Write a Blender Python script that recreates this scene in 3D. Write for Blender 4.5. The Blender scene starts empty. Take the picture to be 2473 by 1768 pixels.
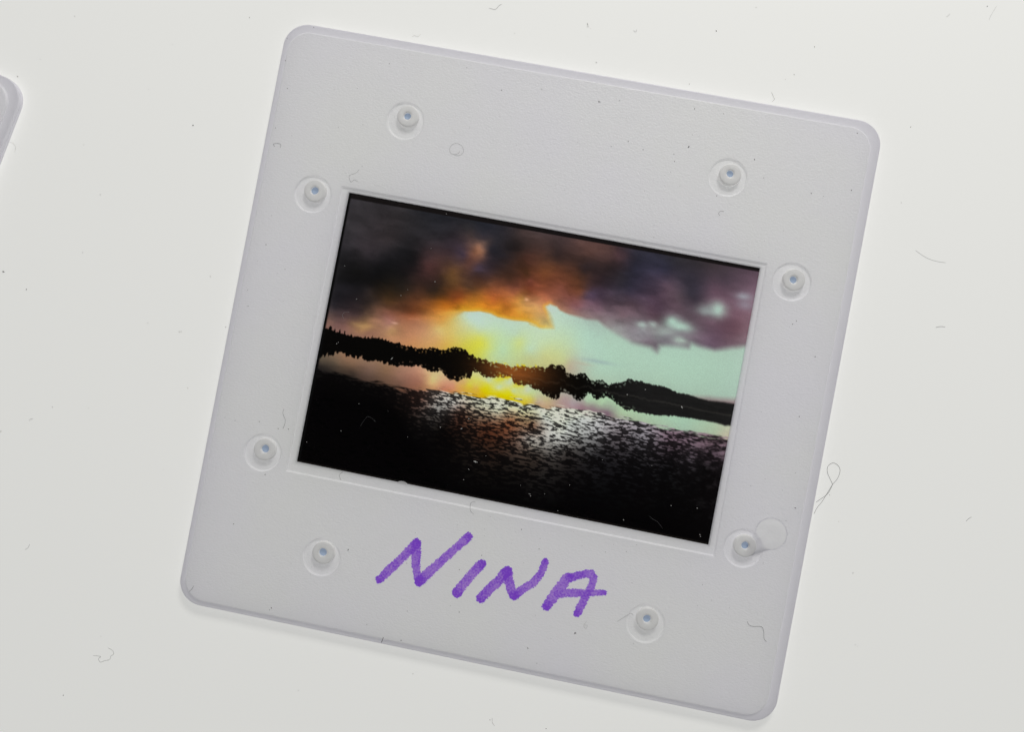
import bpy, bmesh, math, random
import numpy as np
from mathutils import Matrix, Vector
from mathutils.geometry import delaunay_2d_cdt

scene = bpy.context.scene
C = scene.collection
MM = 0.001
random.seed(4); rng = np.random.default_rng(11)

# ------------------------------------------------------------------ camera
LENS = 28.0
CAM_TILT = (math.radians(1.05), math.radians(2.42))        # about x, about y
CAM_POS = (1.66, -1.23, 66.9)                              # millimetres above the light table
MOUNT_ROT = math.radians(-10.81)
rx, ry = CAM_TILT
RX = np.array([[1,0,0],[0,math.cos(rx),-math.sin(rx)],[0,math.sin(rx),math.cos(rx)]])
RY = np.array([[math.cos(ry),0,math.sin(ry)],[0,1,0],[-math.sin(ry),0,math.cos(ry)]])
RC = RY @ RX
cam = bpy.data.cameras.new('camera'); cam.lens = LENS; cam.sensor_width = 36; cam.sensor_fit = 'HORIZONTAL'
cam.clip_start = 0.002; cam.clip_end = 10
camo = bpy.data.objects.new('camera', cam); C.objects.link(camo)
M4 = Matrix([list(RC[0])+[0], list(RC[1])+[0], list(RC[2])+[0], [0,0,0,1]])
camo.matrix_world = Matrix.Translation(Vector(CAM_POS)*MM) @ M4
cam.dof.use_dof = True; cam.dof.focus_distance = 0.0655; cam.dof.aperture_fstop = 26
scene.camera = camo

# ------------------------------------------------------------------ light
world = bpy.data.worlds.new('World'); scene.world = world; world.use_nodes = True
bg = world.node_tree.nodes['Background']; bg.inputs[0].default_value = (0.93, 0.96, 1.0, 1); bg.inputs[1].default_value = 0.12
GLOW = 0.505                                                 # radiance of the light table
def area(name, loc, target, size, power, col):
    l = bpy.data.lights.new(name, 'AREA'); l.shape = 'RECTANGLE'; l.size, l.size_y = size; l.energy = power; l.color = col
    o = bpy.data.objects.new(name, l); C.objects.link(o); o.location = Vector(loc)*MM
    o.rotation_euler = (Vector(target)-Vector(loc)).to_track_quat('-Z', 'Y').to_euler()
    return o
area('desk_lamp', (56, 170, 125), (0, 0, 0), (0.06, 0.05), 0.235, (1.0, 0.985, 0.955))

scene.view_settings.view_transform = 'Standard'; scene.view_settings.look = 'None'
scene.view_settings.exposure = 0; scene.view_settings.gamma = 1; scene.view_settings.use_curve_mapping = False
scene.render.engine = 'CYCLES'; scene.cycles.max_bounces = 12; scene.cycles.transmission_bounces = 8

# ------------------------------------------------------------------ helpers
F = LENS/36*2473
def U(px, py, z=0.0):
    """where the sight line of a picture point meets the level z (millimetres above the table)"""
    d = RC @ np.array([(px-1236.5)/F, -(py-884)/F, -1.0])
    t = (z-CAM_POS[2])/d[2]
    return np.array(CAM_POS)+d*t

Z_RIM, Z_TOP, Z_REC, Z_FILM = 0.74, 0.93, 0.78, 0.69
COR = [U(695.1,48.8,Z_RIM), U(2136.7,299.2,Z_RIM), U(1867,1754.3,Z_RIM), U(424.4,1451.6,Z_RIM)]   # TL TR BR BL
def L2W(x, y):
    """mount coordinates (-25..25) to the table plane; the moulding is a little out of square"""
    a, b = (x+25)/50, (y+25)/50
    p = COR[3]*(1-a)*(1-b)+COR[2]*a*(1-b)+COR[1]*a*b+COR[0]*(1-a)*b
    return p[0], p[1]
def W2L(wx, wy):
    x = y = 0.0
    for _ in range(8):
        p = L2W(x, y); e = (wx-p[0], wy-p[1])
        c, s = math.cos(-MOUNT_ROT), math.sin(-MOUNT_ROT)
        x += c*e[0]-s*e[1]; y += s*e[0]+c*e[1]
    return x, y
def PL(px, py, z): w = U(px, py, z); return W2L(w[0], w[1])

def mesh_obj(name, verts, faces, mat, parent=None, smooth=False):
    me = bpy.data.meshes.new(name)
    me.from_pydata([(v[0]*MM, v[1]*MM, v[2]*MM) for v in verts], [], faces)
    me.update()
    if smooth: me.polygons.foreach_set('use_smooth', [True]*len(me.polygons))
    me.materials.append(mat)
    o = bpy.data.objects.new(name, me); C.objects.link(o); o.parent = parent
    return o
def tag(o, label=None, cat=None, group=None, kind=None):
    for k, v in (('label', label), ('category', cat), ('group', group), ('kind', kind)):
        if v: o[k] = v
    return o
def lofts(loops, V, Fc):
    """loops: lists of equally many 3-D points, joined ring by ring"""
    n = len(loops[0]); idx = []
    for lp in loops:
        idx.append(len(V)); V.extend(lp)
    for a, b in zip(idx, idx[1:]):
        for k in range(n): Fc.append((a+k, a+(k+1) % n, b+(k+1) % n, b+k))
    return idx
def rrect(l, b, r, t, rad, z, n=14):
    pts = []
    for cx, cy, a0 in ((r-rad, t-rad, 0), (l+rad, t-rad, 90), (l+rad, b+rad, 180), (r-rad, b+rad, 270)):
        for k in range(n+1):
            a = math.radians(a0+90*k/n); w = L2W(cx+rad*math.cos(a), cy+rad*math.sin(a)); pts.append((w[0], w[1], z))
    return pts
def circ(cx, cy, r, z, n=72):
    return [(cx+r*math.cos(2*math.pi*k/n), cy+r*math.sin(2*math.pi*k/n), z) for k in range(n)]

# ------------------------------------------------------------------ materials
def new_mat(name):
    m = bpy.data.materials.new(name); m.use_nodes = True; nt = m.node_tree; nt.nodes.clear()
    out = nt.nodes.new('ShaderNodeOutputMaterial')
    def N(t, **kw):
        n = nt.nodes.new(t)
        for k, v in kw.items(): setattr(n, k, v)
        return n
    return m, nt, out, N
def plastic(name, col, bump=0.5, trans=0.5, tcol=None, rough=0.36, mott=(0.0, None)):
    m, nt, out, N = new_mat(name); L = nt.links.new
    tc = N('ShaderNodeTexCoord')
    p = N('ShaderNodeBsdfPrincipled'); p.inputs['Roughness'].default_value = rough; p.inputs['Specular IOR Level'].default_value = 0.5
    tr = N('ShaderNodeBsdfTranslucent'); mx = N('ShaderNodeMixShader'); mx.inputs[0].default_value = trans
    base = N('ShaderNodeRGB'); base.outputs[0].default_value = (*col, 1); csock = base.outputs[0]
    if mott[1]:
        nz = N('ShaderNodeTexNoise'); nz.inputs['Scale'].default_value = 75; nz.inputs['Detail'].default_value = 4; L(tc.outputs['Object'], nz.inputs['Vector'])
        rp = N('ShaderNodeMapRange'); rp.inputs[1].default_value = 0.35; rp.inputs[2].default_value = 0.68; rp.inputs[3].default_value = 0; rp.inputs[4].default_value = mott[0]
        L(nz.outputs[0], rp.inputs[0])
        mc = N('ShaderNodeMix', data_type='RGBA'); L(rp.outputs[0], mc.inputs[0]); L(csock, mc.inputs[6]); mc.inputs[7].default_value = (*mott[1], 1); csock = mc.outputs[2]
    L(csock, p.inputs['Base Color'])
    if tcol: tr.inputs[0].default_value = (*tcol, 1)
    else: L(csock, tr.inputs[0])
    if bump:
        g1 = N('ShaderNodeTexNoise'); g1.inputs['Scale'].default_value = 4600; g1.inputs['Detail'].default_value = 2.5; g1.inputs['Distortion'].default_value = 0.6
        mp = N('ShaderNodeMapping'); mp.inputs['Rotation'].default_value = (0, 0, math.radians(35)); mp.inputs['Scale'].default_value = (1, 1.7, 1)
        L(tc.outputs['Object'], mp.inputs[0]); L(mp.outputs[0], g1.inputs['Vector'])
        b = N('ShaderNodeBump'); b.inputs['Strength'].default_value = bump; b.inputs['Distance'].default_value = 7e-5
        L(g1.outputs[0], b.inputs['Height']); L(b.outputs[0], p.inputs['Normal'])
    L(p.outputs[0], mx.inputs[1]); L(tr.outputs[0], mx.inputs[2]); L(mx.outputs[0], out.inputs[0])
    return m
WHITE = (0.93, 0.931, 0.94)
m_face = plastic('white_grained_plastic', WHITE, 0.62, 0.48, mott=(1.0, (0.922, 0.912, 0.965)))
m_rim = plastic('white_smooth_plastic', (0.90, 0.89, 0.94), 0.08, 0.48)
m_boss = plastic('white_boss_plastic', (0.965, 0.96, 0.96), 0, 0.38, rough=0.3)
m_hole = plastic('backlit_tint_plastic', (0.42, 0.52, 0.70), 0, 0.55)  # blue-grey of light through thin plastic, put into the hole floor's colour
m_melt = plastic('white_melted_plastic', (0.927, 0.924, 0.95), 0.3, 0.48)
def ink_mat():
    m, nt, out, N = new_mat('purple_marker_ink'); L = nt.links.new          # a dye layer over the white plastic
    tc = N('ShaderNodeTexCoord'); at = N('ShaderNodeAttribute', attribute_name='load')
    n1 = N('ShaderNodeTexNoise'); n1.inputs['Scale'].default_value = 6500; n1.inputs['Detail'].default_value = 3; L(tc.outputs['Object'], n1.inputs['Vector'])
    rr = N('ShaderNodeValToRGB'); rr.color_ramp.elements[0].position = 0.36; rr.color_ramp.elements[0].color = (0.40, 0.135, 0.93, 1)
    rr.color_ramp.elements[1].position = 0.72; rr.color_ramp.elements[1].color = (0.68, 0.43, 1.0, 1)
    s = N('ShaderNodeMath', operation='MULTIPLY_ADD'); L(at.outputs['Fac'], s.inputs[0]); s.inputs[1].default_value = -0.40; s.inputs[2].default_value = 0.18
    s2 = N('ShaderNodeMath', operation='ADD'); L(n1.outputs[0], s2.inputs[0]); L(s.outputs[0], s2.inputs[1]); L(s2.outputs[0], rr.inputs[0])
    tp = N('ShaderNodeBsdfTransparent'); L(rr.outputs[0], tp.inputs[0])
    pr = N('ShaderNodeBsdfPrincipled'); pr.inputs['Base Color'].default_value = (0.22, 0.07, 0.5, 1); pr.inputs['Roughness'].default_value = 0.45
    mx = N('ShaderNodeMixShader'); mx.inputs[0].default_value = 0.08
    L(tp.outputs[0], mx.inputs[1]); L(pr.outputs[0], mx.inputs[2]); L(mx.outputs[0], out.inputs[0]); return m
m_ink = ink_mat()

def simple(name, col, rough=0.8):
    m, nt, out, N = new_mat(name); p = N('ShaderNodeBsdfPrincipled'); p.inputs['Roughness'].default_value = rough
    tc = N('ShaderNodeTexCoord'); nz = N('ShaderNodeTexNoise'); nz.inputs['Scale'].default_value = 900; nt.links.new(tc.outputs['Object'], nz.inputs['Vector'])
    mc = N('ShaderNodeMix', data_type='RGBA'); nt.links.new(nz.outputs[0], mc.inputs[0])
    mc.inputs[6].default_value = (*[c*0.7 for c in col], 1); mc.inputs[7].default_value = (*[min(1, c*1.3) for c in col], 1)
    nt.links.new(mc.outputs[2], p.inputs['Base Color']); nt.links.new(p.outputs[0], out.inputs[0]); return m
m_lint = simple('grey_lint', (0.22, 0.22, 0.225)); m_pale = simple('pale_lint', (0.42, 0.42, 0.42)); m_dark = simple('dark_dust', (0.07, 0.065, 0.065)); m_white = simple('white_dust', (0.75, 0.75, 0.72))

# ------------------------------------------------------------------ light table
m, nt, out, N = new_mat('glowing_opal_acrylic')
p = N('ShaderNodeBsdfPrincipled'); p.inputs['Base Color'].default_value = (0.54, 0.54, 0.522, 1); p.inputs['Roughness'].default_value = 0.6
p.inputs['Specular IOR Level'].default_value = 0.2
p.inputs['Emission Color'].default_value = (1.0, 1.0, 0.965, 1); p.inputs['Emission Strength'].default_value = GLOW
nt.links.new(p.outputs[0], out.inputs[0])
V, Fc = [], []
def plain_rr(hx, hy, rad, z, n=10):
    pts = []
    for sx, sy, a0 in ((1,1,0), (-1,1,90), (-1,-1,180), (1,-1,270)):
        for k in range(n+1):
            a = math.radians(a0+90*k/n); pts.append((sx*(hx-rad)+rad*math.cos(a), sy*(hy-rad)+rad*math.sin(a), z))
    return pts
ix = lofts([plain_rr(150, 110, 6, -9), plain_rr(150, 110, 6, -1), plain_rr(149.4, 109.4, 5.5, -0.2), plain_rr(148.8, 108.8, 5, 0)], V, Fc)
nn = 44
Fc.append(tuple(range(ix[3], ix[3]+nn))); Fc.append(tuple(reversed(range(ix[0], ix[0]+nn))))
tag(mesh_obj('light_table', V, Fc, m), 'glowing white light table surface under the slides', kind='structure')

# ------------------------------------------------------------------ the slide
slide = bpy.data.objects.new('photo_slide', None); C.objects.link(slide); slide.empty_display_size = 0.01
tag(slide, 'complete white plastic slide holding a sunset film, with purple handwriting', 'slide', 'slides on the light table')

RAD = 2.05
def rim_loop(z, i, ib=None, rad=None): 
    ib = i if ib is None else ib
    return rrect(-25+i, -25+ib, 25-i, 25-i, (rad or RAD)-max(i, 0)*0.6, z)
V, Fc = [], []
lofts([rim_loop(0.02, 0.10, 0.0), rim_loop(0.06, 0.03, -0.07), rim_loop(0.34, 0.02, -0.09), rim_loop(0.37, 0.10, 0.02), rim_loop(0.42, 0.10, 0.05),
       rim_loop(0.45, 0.0, 0.0), rim_loop(0.68, 0.0, 0.0), rim_loop(0.72, 0.03), rim_loop(Z_RIM, 0.09), rrect(-24.54, -24.57, 24.22, 24.30, 1.75, Z_RIM+0.001)], V, Fc)
mesh_obj('rim', V, Fc, m_rim, slide)

# film window, its recess and the eight round recesses, measured on the slide
WIN = [PL(843,464,Z_REC), PL(1836,647,Z_REC), PL(1711,1317,Z_REC), PL(716,1115.5,Z_REC)]
REC = [PL(824,449,Z_TOP), PL(1853,636.5,Z_TOP), PL(1725,1344.5,Z_TOP), PL(690.5,1138.5,Z_TOP)]
def quad_loop(q, inset, z, n=14, rad=0.03):
    """loop round four corners (TL TR BR BL, mount coordinates); positive inset shrinks it"""
    cx = sum(p[0] for p in q)/4; cy = sum(p[1] for p in q)/4; pts = []
    order = [(1, 0), (0, 90), (3, 180), (2, 270)]
    for qi, a0 in order:
        x, y = q[qi]; sx = 1 if x > cx else -1; sy = 1 if y > cy else -1
        ox, oy = x-sx*(inset+rad), y-sy*(inset+rad)
        for k in range(n+1):
            a = math.radians(a0+90*k/n); w = L2W(ox+rad*math.cos(a), oy+rad*math.sin(a)); pts.append((w[0], w[1], z))
    return pts
#        ring centre      boss centre     hole offset
BOSS = [((979,291), (985,279)), ((1758,428), (1764.5,420)), ((755.5,468.3), (760.2,459.7)), ((1912,680.5), (1918.5,675)),
        ((634,1093.5), (638.5,1086)), ((1795,1325), (1800,1319.5)), ((776.5,1346.6), (780.5,1336)), ((1559,1507.4), (1564,1497))]
RR = 1.56
rings = [U(a[0], a[1], Z_TOP) for a, b in BOSS]
boss_c = [U(b[0], b[1], Z_TOP+0.28) for a, b in BOSS]
PI_ = dict(l=-25+0.46, b=-25+0.43, r=25-0.78, t=25-0.70)
def pan(z, i): return rrect(PI_['l']+i, PI_['b']+i, PI_['r']-i, PI_['t']-i, 1.75, z)
V, Fc = [], []
lofts([pan(Z_RIM+0.002, 0), pan(Z_TOP-0.05, 0.05), pan(Z_TOP-0.012, 0.085), pan(Z_TOP, 0.13)], V, Fc)
lofts([quad_loop(REC, -0.03, Z_TOP), quad_loop(REC, 0.0, Z_TOP-0.02), quad_loop(REC, 0.07, Z_REC+0.015), quad_loop(REC, 0.10, Z_REC), quad_loop(WIN, -0.02, Z_REC), quad_loop(WIN, 0.0, Z_REC-0.02), quad_loop(WIN, 0.01, 0.64)], V, Fc)
for c, b_ in zip(rings, boss_c):
    ii = lofts([circ(c[0], c[1], RR+0.05, Z_TOP), circ(c[0], c[1], RR+0.01, Z_TOP-0.02), circ(c[0], c[1], RR-0.06, Z_REC+0.02), circ(c[0], c[1], RR-0.12, Z_REC), circ(b_[0], b_[1], 0.92, Z_REC)], V, Fc)
# the flat grained face between them
lc = U(1862, 1290, Z_TOP); lump_loop = circ(lc[0], lc[1], 1.24, 0)
loops = [pan(0, 0.13), quad_loop(REC, -0.03, 0)]+[circ(c[0], c[1], RR+0.05, 0) for c in rings]
pts, eds = [], []
for lp in loops+[lump_loop]:
    a = len(pts); pts += [Vector((q[0], q[1])) for q in lp]; eds += [(a+k, a+(k+1) % len(lp)) for k in range(len(lp))]
v2, e2, f2, *_ = delaunay_2d_cdt(pts, eds, [], 0, 1e-7)
def inside(poly, x, y):
    c = False; n = len(poly); j = n-1
    for i in range(n):
        xi, yi = poly[i][0], poly[i][1]; xj, yj = poly[j][0], poly[j][1]
        if (yi > y) != (yj > y) and x < (xj-xi)*(y-yi)/(yj-yi)+xi: c = not c
        j = i
    return c
base = len(V); V += [(q[0], q[1], Z_TOP) for q in v2]
for f in f2:
    x = sum(v2[k][0] for k in f)/3; y = sum(v2[k][1] for k in f)/3
    if inside(loops[0], x, y) and not any(inside(lp, x, y) for lp in loops[1:]+[lump_loop]): Fc.append(tuple(base+k for k in f))
mesh_obj('face_panel', V, Fc, m_face, slide)

# chip of plastic on the window's lower edge
c = U(972, 1167, Z_REC); ax = U(980, 1168.7, Z_REC)-c; ax = ax/np.linalg.norm(ax); up = np.array((-ax[1], ax[0], 0))
V = [tuple(c+ax*0.42*math.cos(a)+up*(0.20*math.sin(a)-0.06)+np.array((0, 0, h))) for h in (-0.08, 0.003) for a in [math.pi*k/14 for k in range(15)]]
mesh_obj('burr', V, [tuple(range(15, 30))]+[(k, k+1, k+16, k+15) for k in range(14)], m_boss, slide)

# bosses
BT = Z_TOP+0.28
def lathe(profile, c, n=56):
    V, Fc = [], []
    lofts([circ(c[0]+dx, c[1]+dy, r, z, n) for r, z, dx, dy in profile], V, Fc); return V, Fc
for k, (a, b) in enumerate(BOSS):
    c = U(b[0], b[1], BT); o = 0.0
    jr = random.uniform(-.025, .025); hx, hy = random.uniform(-.06, .05), random.uniform(-.02, .07); bz = BT+random.uniform(-.03, .02)
    prof = [(0.93+jr,Z_REC-0.01,0,0), (0.925+jr,bz-.12,0,0), (0.91+jr,bz-.05,0,0), (0.87+jr,bz-.015,0,0), (0.80,bz,0,0), (0.46,bz,hx*.5,hy*.5), (0.38,bz-.012,hx*.8,hy*.8), (0.32+jr,bz-.05,hx,hy), (0.30+jr,bz-.25,hx,hy)]
    V, Fc = lathe(prof, c)
    bo = mesh_obj('boss', V, Fc, m_boss, slide, smooth=True)
    n = 24
    hv = [(c[0]+hx, c[1]+hy, bz-.27)]+circ(c[0]+hx, c[1]+hy, 0.30+jr, bz-.24, n)
    ho = mesh_obj('hole_floor', hv, [(0, 1+i, 1+(i+1) % n) for i in range(n)], m_hole, bo)

# lump of smeared plastic beside the lower right boss
c = U(1862, 1290, Z_TOP); cb = U(1812, 1330, Z_TOP)
V, Fc = [], []; nr, na = 14, 60
def lump(x, y):
    d1 = math.hypot(x-c[0], y-c[1])/1.28
    t = max(0, min(1, ((x-c[0])*(cb[0]-c[0])+(y-c[1])*(cb[1]-c[1]))/((cb[0]-c[0])**2+(cb[1]-c[1])**2)))
    d2 = math.hypot(x-c[0]-t*(cb[0]-c[0]), y-c[1]-t*(cb[1]-c[1]))/(1.28-0.85*t)
    h = 0
    if d1 < 1: h = 0.065*min(1, (1-d1**2)*1.5)
    if d2 < 1: h = max(h, (0.065+0.10*t)*min(1, (1-d2**2)*1.2))
    return h
n = 90; x0, x1 = min(c[0], cb[0])-1.6, max(c[0], cb[0])+1.6; y0, y1 = min(c[1], cb[1])-1.6, max(c[1], cb[1])+1.6
H = [[lump(x0+(x1-x0)*i/n, y0+(y1-y0)*j/n) for i in range(n+1)] for j in range(n+1)]
V = [(x0+(x1-x0)*i/n, y0+(y1-y0)*j/n, Z_TOP-0.004+H[j][i]) for j in range(n+1) for i in range(n+1)]
Fc = [(j*(n+1)+i, j*(n+1)+i+1, (j+1)*(n+1)+i+1, (j+1)*(n+1)+i) for j in range(n) for i in range(n) if max(H[j][i], H[j+1][i], H[j][i+1], H[j+1][i+1]) > 0]
mesh_obj('melted_lump', V, Fc, m_melt, slide, smooth=True)

# ------------------------------------------------------------------ purple handwriting
TN = lambda pts: [(880+x*0.13544, 1260+y*0.13544, w*0.13544) for x, y, w in pts]
TA = lambda pts: [(1160+x*0.14965, 1290+y*0.14965, w*0.14965) for x, y, w in pts]
LET = [
  ('first and largest letter N', [TN([(262,1045,70),(420,890,82),(600,720,74),(780,545,80),(925,385,82)]), TN([(925,385,82),(915,560,90),(915,760,74),(935,930,72),(975,1085,80)]), TN([(975,1080,84),(1140,920,88),(1350,725,76),(1560,540,72),(1760,360,74),(1850,275,78)])]),
  ('single slanted stroke letter I', [TN([(1650,1275,92),(1740,1150,84),(1880,985,80),(2000,850,88),(2085,765,84)])]),
  ('second smaller letter N', [TA([(5,1040,80),(120,920,80),(280,770,78),(430,610,80)]), TA([(430,610,84),(460,780,78),(500,920,76),(540,995,76)]), TA([(540,995,74),(680,905,66),(850,790,66),(970,650,60),(1030,520,58),(1045,455,60)])]),
  ('letter A with a crossbar reaching past its leg', [TA([(1065,1170,70),(1150,1050,84),(1280,880,84),(1400,715,78),(1425,695,66)]), TA([(1440,715,66),(1560,680,62),(1700,645,58),(1790,660,72),(1825,720,62),(1800,820,62),(1730,960,62),(1650,1110,60),(1590,1230,66),(1555,1290,56)]), TA([(1240,980,62),(1400,955,66),(1600,960,64),(1800,958,52),(2000,955,42)])]),
]
def vnoise(x, y, seed, s):
    g = np.random.default_rng(seed).random((64, 64)); x = x*s+17.3; y = y*s+5.1
    xi = np.floor(x).astype(int); yi = np.floor(y).astype(int); fx = x-xi; fy = y-yi
    fx = fx*fx*(3-2*fx); fy = fy*fy*(3-2*fy); a = g[yi % 64, xi % 64]; b = g[yi % 64, (xi+1) % 64]; c_ = g[(yi+1) % 64, xi % 64]; d = g[(yi+1) % 64, (xi+1) % 64]
    return (a*(1-fx)+b*fx)*(1-fy)+(c_*(1-fx)+d*fx)*fy
for li, (lab, strokes) in enumerate(LET):
    allp = []
    st = [[(*U(x, y, Z_TOP)[:2], w/29.0) for x, y, w in s] for s in strokes]
    xs = [p[0] for s in st for p in s]; ys = [p[1] for s in st for p in s]
    cell = 0.032; gx = np.arange(min(xs)-0.6, max(xs)+0.6, cell); gy = np.arange(min(ys)-0.6, max(ys)+0.6, cell)
    X, Y = np.meshgrid(gx, gy); inside_any = np.zeros_like(X, bool); load = np.zeros_like(X)
    rag = (vnoise(X, Y, li+5, 9)-0.5)*0.11+(vnoise(X, Y, li+50, 22)-0.5)*0.10
    for s in st:
        best = np.full_like(X, 9.0); dens = np.zeros_like(X); L_ = len(s)-1
        for k in range(L_):
            (ax, ay, aw), (bx, by, bw) = s[k], s[k+1]; dx, dy = bx-ax, by-ay
            t = np.clip(((X-ax)*dx+(Y-ay)*dy)/(dx*dx+dy*dy), 0, 1)
            d = np.hypot(X-ax-t*dx, Y-ay-t*dy)-(aw+(bw-aw)*t)
            u = (k+t)/L_; end = 0.25+0.75*np.clip(np.abs(u-0.5)*2.8-0.75, 0, 1)
            dens = np.where(d < best, end, dens); best = np.minimum(best, d)
        hit = best+rag < 0.0
        load = np.where(hit & inside_any, np.minimum(1, load+0.35), np.where(hit, dens, load)); inside_any |= hit
    load = np.clip(load+(vnoise(X, Y, li+70, 2.2)-0.5)*0.5, 0, 1)
    vid = -np.ones(X.shape, int); Vv, Ff, ld = [], [], []
    for j in range(X.shape[0]-1):
        for i in range(X.shape[1]-1):
            if inside_any[j, i]:
                q = []
                for (jj, i2) in ((j, i), (j, i+1), (j+1, i+1), (j+1, i)):
                    if vid[jj, i2] < 0: vid[jj, i2] = len(Vv); Vv.append((X[jj, i2], Y[jj, i2], Z_TOP+0.004)); ld.append(load[jj, i2] if inside_any[jj, i2] else load[j, i])
                    q.append(int(vid[jj, i2]))
                Ff.append(tuple(q))
    o = mesh_obj('handwritten_letter', Vv, Ff, m_ink, slide); o['label'] = 'purple marker '+lab
    at = o.data.attributes.new('load', 'FLOAT', 'POINT'); at.data.foreach_set('value', np.array(ld, dtype=np.float32))

# ------------------------------------------------------------------ the film: a sunset over water
NX, NY = 640, 430
FC = [np.array(p, float) for p in ((841,462), (1838,645.5), (1713,1319), (714,1117.5))]
S, T = np.meshgrid(np.linspace(0, 1, NX), np.linspace(0, 1, NY))
PX = (FC[0][0]*(1-S)+FC[1][0]*S)*(1-T)+(FC[3][0]*(1-S)+FC[2][0]*S)*T      # picture coordinates of every film point
PY = (FC[0][1]*(1-S)+FC[1][1]*S)*(1-T)+(FC[3][1]*(1-S)+FC[2][1]*S)*T
A = lambda x, y: (700+x*.2709, 440+y*.2709)
B = lambda x, y: (1250+x*.2773, 440+y*.2773)
Cc = lambda x, y: (690+x*.2709, 840+y*.2709)
D = lambda x, y: (1250+x*.3079, 840+y*.3079)
E_ = lambda x, y: (1100+x*.1761, 720+y*.1761)
def lin(c): c = np.asarray(c, float)/255; return np.where(c <= 0.04045, c/12.92, ((c+0.055)/1.055)**2.4)
def fbm(x, y, seed, s, o=4):
    r = 0; a = 1; n = 0
    for k in range(o): r = r+a*vnoise(x, y, seed+k*13, s*2**k); n += a; a *= 0.5
    return r/n
def blend(pts, X, Y, c=7.0, ridge=2.5):
    """smooth field through scattered (x, y, values)"""
    q = np.array([p[:2] for p in pts], float); v = np.array([p[2] for p in pts], float); m0 = v.mean(0); n = len(q)
    K = np.sqrt(((q[:, None]-q[None])**2).sum(-1)+c*c)
    A_ = np.zeros((n+1, n+1)); A_[:n, :n] = -K+ridge*np.eye(n); A_[n, :n] = 1; A_[:n, n] = 1
    w = np.linalg.solve(A_, np.vstack([v-m0, np.zeros((1, v.shape[1]))]))
    o = np.zeros(X.shape+(v.shape[1],))+w[n]+m0
    for k in range(n): o -= np.sqrt((X-q[k, 0])**2+(Y-q[k, 1])**2+c*c)[..., None]*w[k]
    return np.clip(o, v.min(0)*0.8, v.max(0))
def P(f, lst): return [(*f(x, y), c) for x, y, c in lst]
CLOUD = P(A, [(600,180,(60,57,60)),(1000,280,(55,52,54)),(1600,420,(58,54,56)),(2100,450,(80,66,64)),(560,400,(60,57,60)),(900,500,(62,56,58)),(1300,500,(56,52,56)),(1700,480,(60,55,60)),(1900,560,(50,46,50)),
 (480,640,(48,46,49)),(700,600,(62,56,60)),(1100,660,(34,32,34)),(1400,640,(72,56,58)),(1550,640,(76,64,78)),(1690,578,(170,125,98)),(1660,600,(140,100,80)),(1640,650,(122,86,72)),(1620,720,(105,74,66)),(1730,560,(120,95,85)),(1790,600,(48,44,50)),(1850,640,(45,42,48)),(2150,700,(88,58,48)),
 (450,800,(32,31,32)),(800,860,(22,21,21)),(600,830,(26,25,25)),(1000,800,(32,29,30)),(1230,760,(100,68,66)),(1470,800,(118,86,56)),(1460,880,(98,72,46)),(1350,850,(70,52,42)),(1700,760,(84,72,88)),(1700,830,(78,56,50)),(1950,850,(85,58,45)),(2150,850,(125,75,62)),
 (430,950,(40,38,42)),(700,960,(40,36,36)),(1000,960,(48,40,33)),(1300,960,(58,46,36)),(1600,930,(84,62,46)),(2000,940,(150,95,75)),(1800,920,(112,76,56)),
 (400,1090,(52,48,52)),(650,1090,(62,52,50)),(900,1050,(88,64,42)),(1200,1060,(114,74,45)),(1500,1030,(148,84,42)),(1800,1040,(170,102,55)),(2120,1040,(190,145,98)),(1950,1120,(185,120,55)),(2150,1180,(195,150,80)),
 (400,1210,(100,80,76)),(600,1180,(86,68,65)),(900,1180,(128,90,76)),(1100,1160,(138,86,56)),(1350,1130,(185,118,40)),(1560,1125,(212,160,50)),(1700,1120,(205,140,45)),(1850,1140,(200,140,50)),(360,1230,(128,100,90)),(650,1290,(182,146,98)),(500,1300,(140,105,96)),(900,1260,(168,128,118)),(1150,1260,(170,120,90)),(1350,1200,(195,140,60)),
 (920,1340,(192,166,108)),(780,1330,(160,125,100)),(1000,1400,(178,132,97)),(700,1350,(155,118,100)),(400,1280,(130,100,95))])
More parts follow.
